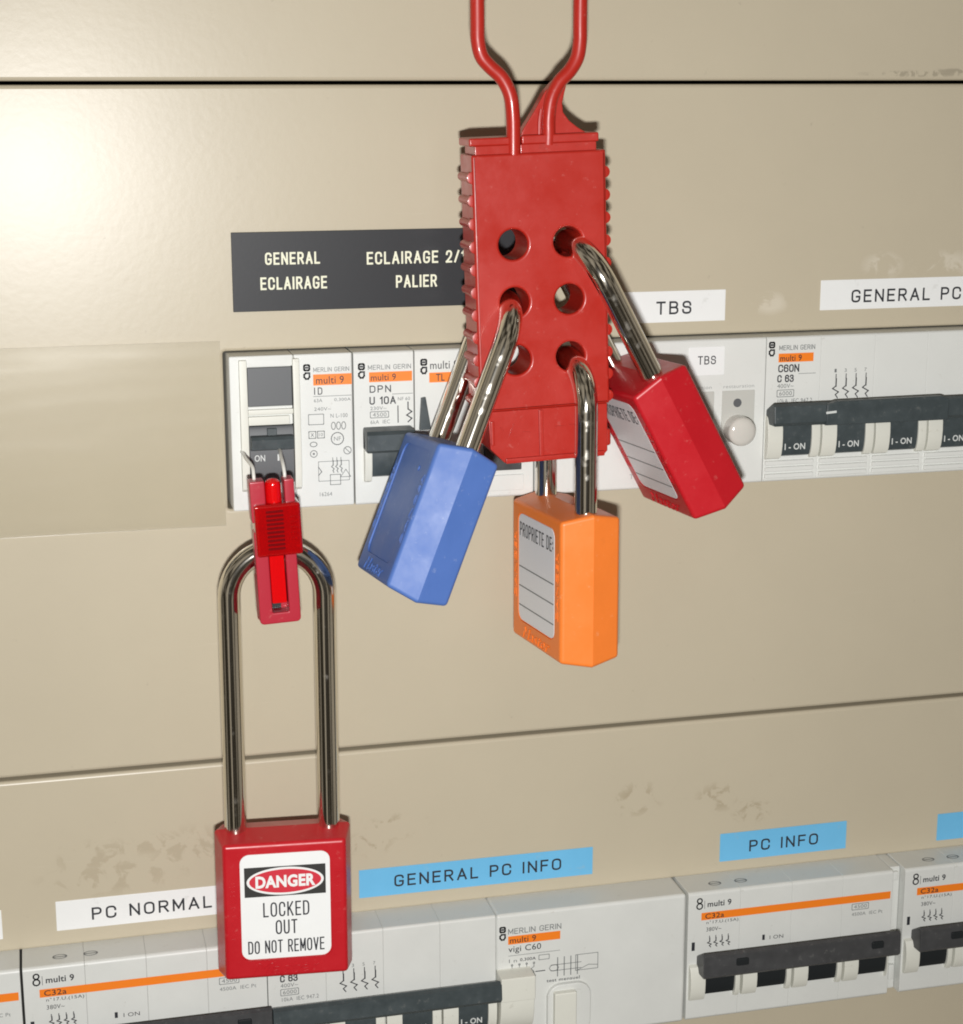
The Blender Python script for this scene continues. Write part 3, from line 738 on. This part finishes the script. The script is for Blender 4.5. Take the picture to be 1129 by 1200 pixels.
def f(b):
    caps(b, 'MERLIN GERIN', 3.9, 21.3, -6.9, -5.0, Y, 0.26, 0.28); ribbon(b, [(4.0, -14.3), (20.9, -14.3)], 0.15, Y)
    outline(b, rrect(14.0, 17.4, -16.8, -15.2, 0.15, 1), 0.2, Y); text(b, 'I n', 4.2, 6.8, -16.7, -15.5, Y)
    for i in range(4):
        X = 5.2 + 2.4*i; ribbon(b, [(X, -17.6), (X, -18.8), (X-0.9, -19.6), (X, -20.6), (X, -22.4)], 0.22, Y); outline(b, circ(X, -17.6, 0.3, 8), 0.15, Y)
    ribbon(b, [(5.0, -22.0), (13.0, -22.0)], 0.2, Y)
    outline(b, circ(19.0, -20.2, 1.5, 10, 1.1), 0.2, Y)
    for i in range(4):
        X = 20.2 + 2.2*i; ribbon(b, [(X, -16.8), (X, -23.2)], 0.3, Y)
    ribbon(b, [(18.0, -19.2), (28, -19.2)], 0.2, Y); ribbon(b, [(18.0, -21.2), (28, -21.2)], 0.2, Y)
    outline(b, rrect(26.2, 33.6, -22.0, -16.6, 0.1, 1), 0.2, Y); ribbon(b, [(26.8, -22), (30.5, -20.4), (33.6, -20.8)], 0.2, Y)
lettering(t, f, M_ink_soft, 'fine_print')
c32_breaker('orange-striped four-pole breaker under the blue PC INFO label', L(141.65), G)
t = thing('end_stop', 'narrow grey spacer between the two orange-striped breakers at lower right', 'spacer', (213.75, LOF+3.4, -178.9))
bm = bmesh.new(); box(bm, 0.1, 4.0, 0, 28, -44.6, 0, 0.6, 2); build('body', bm, M_white_old, t)
bm = bmesh.new(); box(bm, 0.9, 3.0, -1.6, 1, -40.5, -35.0, 0.5, 2); build('catch', bm, M_white_old, t)
bm = bmesh.new(); box(bm, 0.9, 3.0, -1.2, 1, -4.6, -1.4, 0.5, 2); build('catch', bm, M_white_old, t)
c32_breaker('orange-striped breaker cut off by the right edge of the photo', L(217.9), G)

# ------------------------------------------------------------------ padlocks
PA, PW, PT, PH, PG = 17.7, 19.8, 9.2, 42.9, 14.0     # half face, half width, half thickness, height, half shackle
def padlock_body():
    bm = bmesh.new(); vs = []
    for sx in (-1, 1):
        for sy in (-1, 1):
            vs += [bm.verts.new((sx*PA, sy*PT, -1.2)), bm.verts.new((sx*PA, sy*PT, -PH+0.4))]
        vs += [bm.verts.new((sx*PW, 0, 0.6)), bm.verts.new((sx*PW, 0, -PH-1.2))]
    bmesh.ops.convex_hull(bm, input=bm.verts)
    bmesh.ops.dissolve_limit(bm, angle_limit=math.radians(2), verts=bm.verts, edges=bm.edges)
    bmesh.ops.recalc_face_normals(bm, faces=bm.faces)
    soft = [e for e in bm.edges if e.calc_face_angle() > math.radians(45)]
    bmesh.ops.bevel(bm, geom=soft, offset=1.2, segments=6, profile=0.55, affect='EDGES', clamp_overlap=True)
    me = bpy.data.meshes.new('body'); bm.to_mesh(me); bm.free()
    cut = bmesh.new()
    b2 = plate_bm([rrect(-13.4, 13.4, -37.0, -3.9, 3.0, 5)], -PT-2, -PT+0.45, 0)
    bmesh.ops.recalc_face_normals(b2, faces=b2.faces)
    mc = bpy.data.meshes.new('cut'); b2.to_mesh(mc); b2.free(); cut.free()
    ob = bpy.data.objects.new('tmp_b', me); oc = bpy.data.objects.new('tmp_c', mc); C.objects.link(ob); C.objects.link(oc)
    md = ob.modifiers.new('b', 'BOOLEAN'); md.object = oc; md.operation = 'DIFFERENCE'; md.solver = 'EXACT'
    bpy.context.view_layer.update()
    ev = ob.evaluated_get(bpy.context.evaluated_depsgraph_get())
    out = bpy.data.meshes.new_from_object(ev)
    bpy.data.objects.remove(ob); bpy.data.objects.remove(oc)
    out.transform(Matrix.Scale(S, 4)); out.name = 'padlock_body'
    return out
BODY = padlock_body()

def padlock(label, loc, rot, m, leg, face, PG=PG):
    t = thing('padlock', label, 'padlock', loc, rot)
    link_mesh('body', BODY.copy(), m, t, angle=17)
    bm = bmesh.new()
    path = [(PG, 0, -6), (PG, 0, 0), (PG, 0, leg*0.5), (PG, 0, leg)]
    for i in range(1, 24):
        a = math.pi*i/24; path.append((PG*math.cos(a), 0, leg + PG*math.sin(a)))
    path += [(-PG, 0, leg), (-PG, 0, leg*0.5), (-PG, 0, 0), (-PG, 0, -6)]
    tube(bm, path, 3.2, 28); build('shackle', bm, M_chrome, t, angle=60)
    Yf = -PT + 0.45
    if face in ('danger', 'owner'):
        lb = plate('label', [rrect(-13.0, 13.0, -36.6, -4.3, 2.7, 5)], Yf-0.4, Yf+0.02, M_label if face == 'danger' else M_silver_label, t, bev=0.08)
        Y = Yf-0.44
    if face == 'danger':
        lb2 = plate('black_band', [rrect(-11.8, 11.7, -17.3, -8.2, 0.1, 1)], Y, Y+0.05, M_rubber, lb)
        plate('white_ring', [circ(0, -12.75, 11.15, 48, 4.25)], Y-0.04, Y, M_label, lb)
        plate('red_oval', [circ(0, -12.75, 10.4, 48, 3.6)], Y-0.08, Y-0.04, M_danger_red, lb)
        lettering(lb, lambda b: text(b, 'DANGER', -8.6, 8.7, -14.7, -10.9, Y-0.11, 0.042), M_label)
        lettering(lb, lambda b: (caps(b, 'LOCKED', -6.6, 6.8, -23.7, -19.2, Y, 0.46, 0.42), caps(b, 'OUT', -3.1, 3.2, -29.2, -24.8, Y, 0.46, 0.42),
                                 caps(b, 'DO NOT REMOVE', -11.2, 11.0, -34.9, -30.9, Y, 0.42, 0.42)), M_ink)
    if face == 'owner':
        lettering(lb, lambda b: caps(b, 'PROPRIETE DE:', -12.0, 12.2, -11.0, -6.8, Y, 0.46, 0.42), M_ink)
        bm = bmesh.new()
        for z in (-20.3, -26.2, -32.1): rect(bm, -12.6, 12.6, z-0.2, z+0.2, Y)
        build('rules', bm, M_ink_soft, lb, smooth=False)
    if face == 'plain':
        bm = bmesh.new(); cyl_y(bm, 6.5, -9.5, Yf-0.35, Yf, 0.8, 16); build('stud', bm, m, t)
    word = {'danger': 'DANGER', 'owner': 'DANGER', 'plain': 'DANGER'}[face]
    def emb(b):
        text(b, 'Master', -9.8, 9.8, -41.6, -38.0, -PT, 0.0, 0.28, 0.35)
        text(b, word, -12.5+2.6-14-1.2, 12.5-2.6-14-1.2-2.6*0, -21.2, -19.6, -PT, 0.0, 0.16, 0, math.radians(90))
        text(b, word, 15.2-9.9, 15.2+9.9, -21.2, -19.6, -PT, 0.0, 0.16, 0, math.radians(90))
    lettering(t, emb, m, 'embossed_lettering')
    return t
D = math.radians
padlock('red padlock with long steel shackle and white DANGER LOCKED OUT label, hanging lowest', (10.2, -23.7, -137.45), (D(-2.0), D(0.33), D(-4.61)), M_red, 69.9, 'danger', 13.6)
padlock('blue padlock tilted left, hanging from the red hasp', (60.08, -31.86, -23.74), (D(-22.89), D(-5.29), D(-86.73)), M_blue, 28.79, 'plain')
padlock('orange padlock hanging straight down from the lowest hole of the red hasp', (94.21, -28.82, -43.62), (D(-0.23), D(-0.98), D(-82.44)), M_orangelock, 28.79, 'owner')
padlock('red short-shackle padlock tilted right, hanging from the top hole of the hasp', (114.45, -26.87, -5.73), (D(28.28), D(-1.76), D(-84.37)), M_red, 28.79, 'owner')

# ------------------------------------------------------------------ the red six-hole hasp
t = thing('lockout_hasp', 'red six-hole lockout hasp on two bent rods, carrying blue, orange and red padlocks', 'lockout hasp', (84.0, -28.0, 56.6), (0, -D(1.9)*-1, 0))
t.rotation_euler = (0, -0.033, 0)
F = -7.0
HX = ((-8.0, 7.7)); HZ = (-24.6, -40.5, -56.6)
holes = [circ(x, z, 4.15, 36) for x in HX for z in HZ]
bm = plate_bm([rrect(-19, 19, -70.8, 0, 0.5, 2)] + holes, F, 7.0, 0.8, 3); build('body', bm, M_hasp, t, angle=35)
bm = plate_bm([[(-16.5, -70.85), (19-0.6, -70.85), (18.3, -84.6), (17.2, -85.7), (-12.2, -85.7), (-16.2, -81.5)]], F+0.7, 6.4, 0.3); build('lower_lip', bm, M_hasp, t)
bm = bmesh.new()
box(bm, -12.0, 17.2, F-0.1, F+1.5, -85.9, -84.4, 0.3, 2); box(bm, -2.0, -0.7, F+0.1, F+1, -84.5, -71.2, 0.25, 2)
box(bm, -16.0, -14.9, F+0.2, F+1, -80.5, -73.5, 0.3, 2)
box(bm, 17.6, 19.6, F+1.2, 3.0, -83.4, -78.4, 0.8, 3)
pass; build('moulded_ribs', bm, M_hasp, t)
bm = bmesh.new()
ribbon(bm, [(-10.6, -78.2), (-9.2, -75.0)], 0.45, F+0.6); ribbon(bm, [(-6.4, -77.2), (-4.6, -77.5)], 0.4, F+0.6); ribbon(bm, [(-13.0, -75.6), (-12.4, -76.6)], 0.4, F+0.6)
ribbon(bm, [(3.0, -76.4), (5.0, -76.4)], 0.35, F+0.6); ribbon(bm, [(7.0, -76.3), (9.4, -76.2)], 0.35, F+0.6)
r = bmesh.ops.extrude_face_region(bm, geom=list(bm.faces)); 
for g in r['geom']:
    if isinstance(g, bmesh.types.BMVert): g.co.y -= 0.3
build('scratched_relief', bm, M_hasp, t, smooth=False)
for s in (-1, 1):                                       # grip nubs down both sides
    for i in range(11):
        z = -6.1 - 6.25*i
        bm = bmesh.new()
        n = 12
        for (y0, y1) in ((F+1.2, 6.2),):
            tube(bm, [(s*18.9, y0, z), (s*18.9, y0+0.5, z), (s*18.9, y1-0.5, z), (s*18.9, y1, z)], [0.5, 1.25, 1.25, 0.5], 14)
        tube(bm, [(s*18.6, F+0.5, z), (s*18.6, F+0.7, z), (s*18.6, F+3.6, z), (s*18.6, F+4.0, z)], [0.9, 1.7, 1.7, 0.9], 14)
        build('grip_nub', bm, M_hasp, t, angle=50)
bm = bmesh.new(); box(bm, -17.8, -6.2, F+0.9, 5.6, -1, 2.3, 0.3, 2); build('jaw_neck', bm, M_hasp, t)
bm = bmesh.new(); box(bm, -19.3, -6.2, F+0.9, 6.4, 2.2, 4.4, 0.5, 3); build('jaw_flange', bm, M_hasp, t)
bm = bmesh.new(); box(bm, -5.0, 16.6, F+0.9, 5.6, -1, 2.3, 0.3, 2); build('jaw_neck', bm, M_hasp, t)
bm = bmesh.new(); box(bm, -4.6, 17.4, F+0.9, 6.4, 2.2, 4.7, 0.5, 3); build('jaw_flange', bm, M_hasp, t)
def H(p, y):                                            # cabinet x, z -> hasp frame
    dx, dz = p[0]-84.0, p[1]-56.6; c, s_ = math.cos(0.033), math.sin(0.033)
    return (dx*c - dz*s_*-1*-1, y, dz*c + dx*s_)
c_, s_ = math.cos(0.033), math.sin(0.033)
def H(p, y):
    v = Matrix.Rotation(-0.033, 3, 'Y').inverted() @ Vector((p[0]-84.0, 0, p[1]-56.6)); return (v.x, y, v.z)
yr = -4.6
r1 = [(77.2, 54.5), (77.2, 60), (77.05, 66.4), (76.3, 71.8), (74.0, 76.2), (70.6, 79.3), (68.3, 82.0), (67.3, 86.0), (67.2, 91), (67.2, 112)]
r1b = [(68.5, 119), (73, 125), (81.6, 127.5)]
bm = bmesh.new(); tube(bm, smooth_path([H(p, yr-0.4) for p in r1+r1b]), 1.95, 18); build('rod', bm, M_hasp, t, angle=60)
r2 = [(87.2, 58.5), (87.3, 61.5), (87.3, 66.0), (88.1, 71.0), (90.3, 75.2), (93.2, 78.2), (95.3, 81.7), (96.0, 86.0), (96.0, 91), (95.9, 112)]
r2b = [(94.6, 119), (90, 125), (81.6, 127.5)]
bm = bmesh.new(); tube(bm, smooth_path([H(p, yr+0.2) for p in r2+r2b]), 1.95, 18); build('rod', bm, M_hasp, t, angle=60)
web = [(79.3, 60.6), (80.2, 62.8), (83.2, 67.4), (86.2, 72.6), (89.0, 75.6), (92.6, 75.4), (91.9, 72.6), (91.2, 69.6), (91.5, 67.2), (93.2, 65.0), (95.6, 63.2), (98.4, 61.6), (98.4, 60.6)]
bm = plate_bm([[H(p, 0)[::2] for p in web]], -4.4, -0.4, 0.35); build('web', bm, M_hasp, t)
bm = bmesh.new(); tube(bm, smooth_path([H(p, -4.4) for p in ((84.7, 61.0), (84.8, 65.2), (85.2, 68.0))]), 0.6, 8); build('web_ridge', bm, M_hasp, t)

# ------------------------------------------------------------------ red clip that blocks the first switch
t = thing('breaker_lockout_clip', 'small red translucent clip pinned to the switch toggle, held by the long shackle', 'lockout clip', (9.1, -22.0, -31.8), (0, -0.042, 0))
bm = plate_bm([rrect(-6.0, 5.6, -41.4, -14, 1.2, 3), rrect(-2.3, 2.4, -38.2, -14.8, 0.3, 1)], -8, -3.0, 0.4); build('frame', bm, M_clip, t)
bm = bmesh.new(); box(bm, -6.0, 5.6, -3.0, -0.6, -41.3, -28.0, 0.4, 2); build('frame_back', bm, M_clip, t)
for x0, x1 in ((-6.2, -1.9), (3.4, 6.3)):
    bm = bmesh.new(); box(bm, x0, x1, -7.4, -2.0, -12, -0.2, 0.5, 2); build('jaw', bm, M_clip, t)
bm = bmesh.new(); box(bm, -5.6, 7.4, -9.4, -1.0, -21.6, -6.6, 0.9, 3); sl = build('slider', bm, M_clear_red, t)
bm = bmesh.new()
for i in range(10): box(bm, -2.4, 2.4, -10.0, -9.0, -8.9-1.18*i, -8.35-1.18*i, 0.15, 1)
build('grip_ridges', bm, M_deep_red, sl)
bm = bmesh.new()
for i in range(5): box(bm, 4.3, 6.2, -9.8, -9.2, -11.0-1.5*i, -10.4-1.5*i, 0.15, 1)
build('edge_ridges', bm, M_clear_red, sl)
bm = bmesh.new(); box(bm, -2.1, 2.2, -6.6, -3.6, -36.0, -21, 0.5, 2); co = build('core', bm, M_bright_red, t)
bm = bmesh.new()
rings = []; n = 20
for (r, z) in ((2.3, -7.5), (2.3, -2.0), (2.0, -0.9), (1.3, -0.3), (0.02, -0.1)):
    rings.append([bm.verts.new((0.5+r*math.cos(2*math.pi*i/n), -5.2+r*1.15*math.sin(2*math.pi*i/n), z)) for i in range(n)])
for a, b in zip(rings, rings[1:]):
    for i in range(n): bm.faces.new((a[i], a[(i+1) % n], b[(i+1) % n], b[i]))
build('thumb_screw', bm, M_bright_red, t)
bm = bmesh.new(); box(bm, -1.9, 0.6, -4.4, -2.6, -37.9, -36.3); build('slot', bm, M_black, t)
for s, xx in ((-1, -4.4), (1, 4.2)):
    bm = bmesh.new()
    tube(bm, smooth_path([(xx, -4, -1), (xx, -4.0, 1.0), (xx, -2.0, 3.0), (xx + s*0.3 - (0.6 if s < 0 else 0), 4.0, 4.2), (xx + s*0.9, 9.0, 4.4), (xx + s*1.0, 14.0, 4.2)]), 0.5, 10)
    build('pin', bm, M_wire, t, angle=60)

scene.render.engine = 'CYCLES'
scene.cycles.filter_width = 1.9
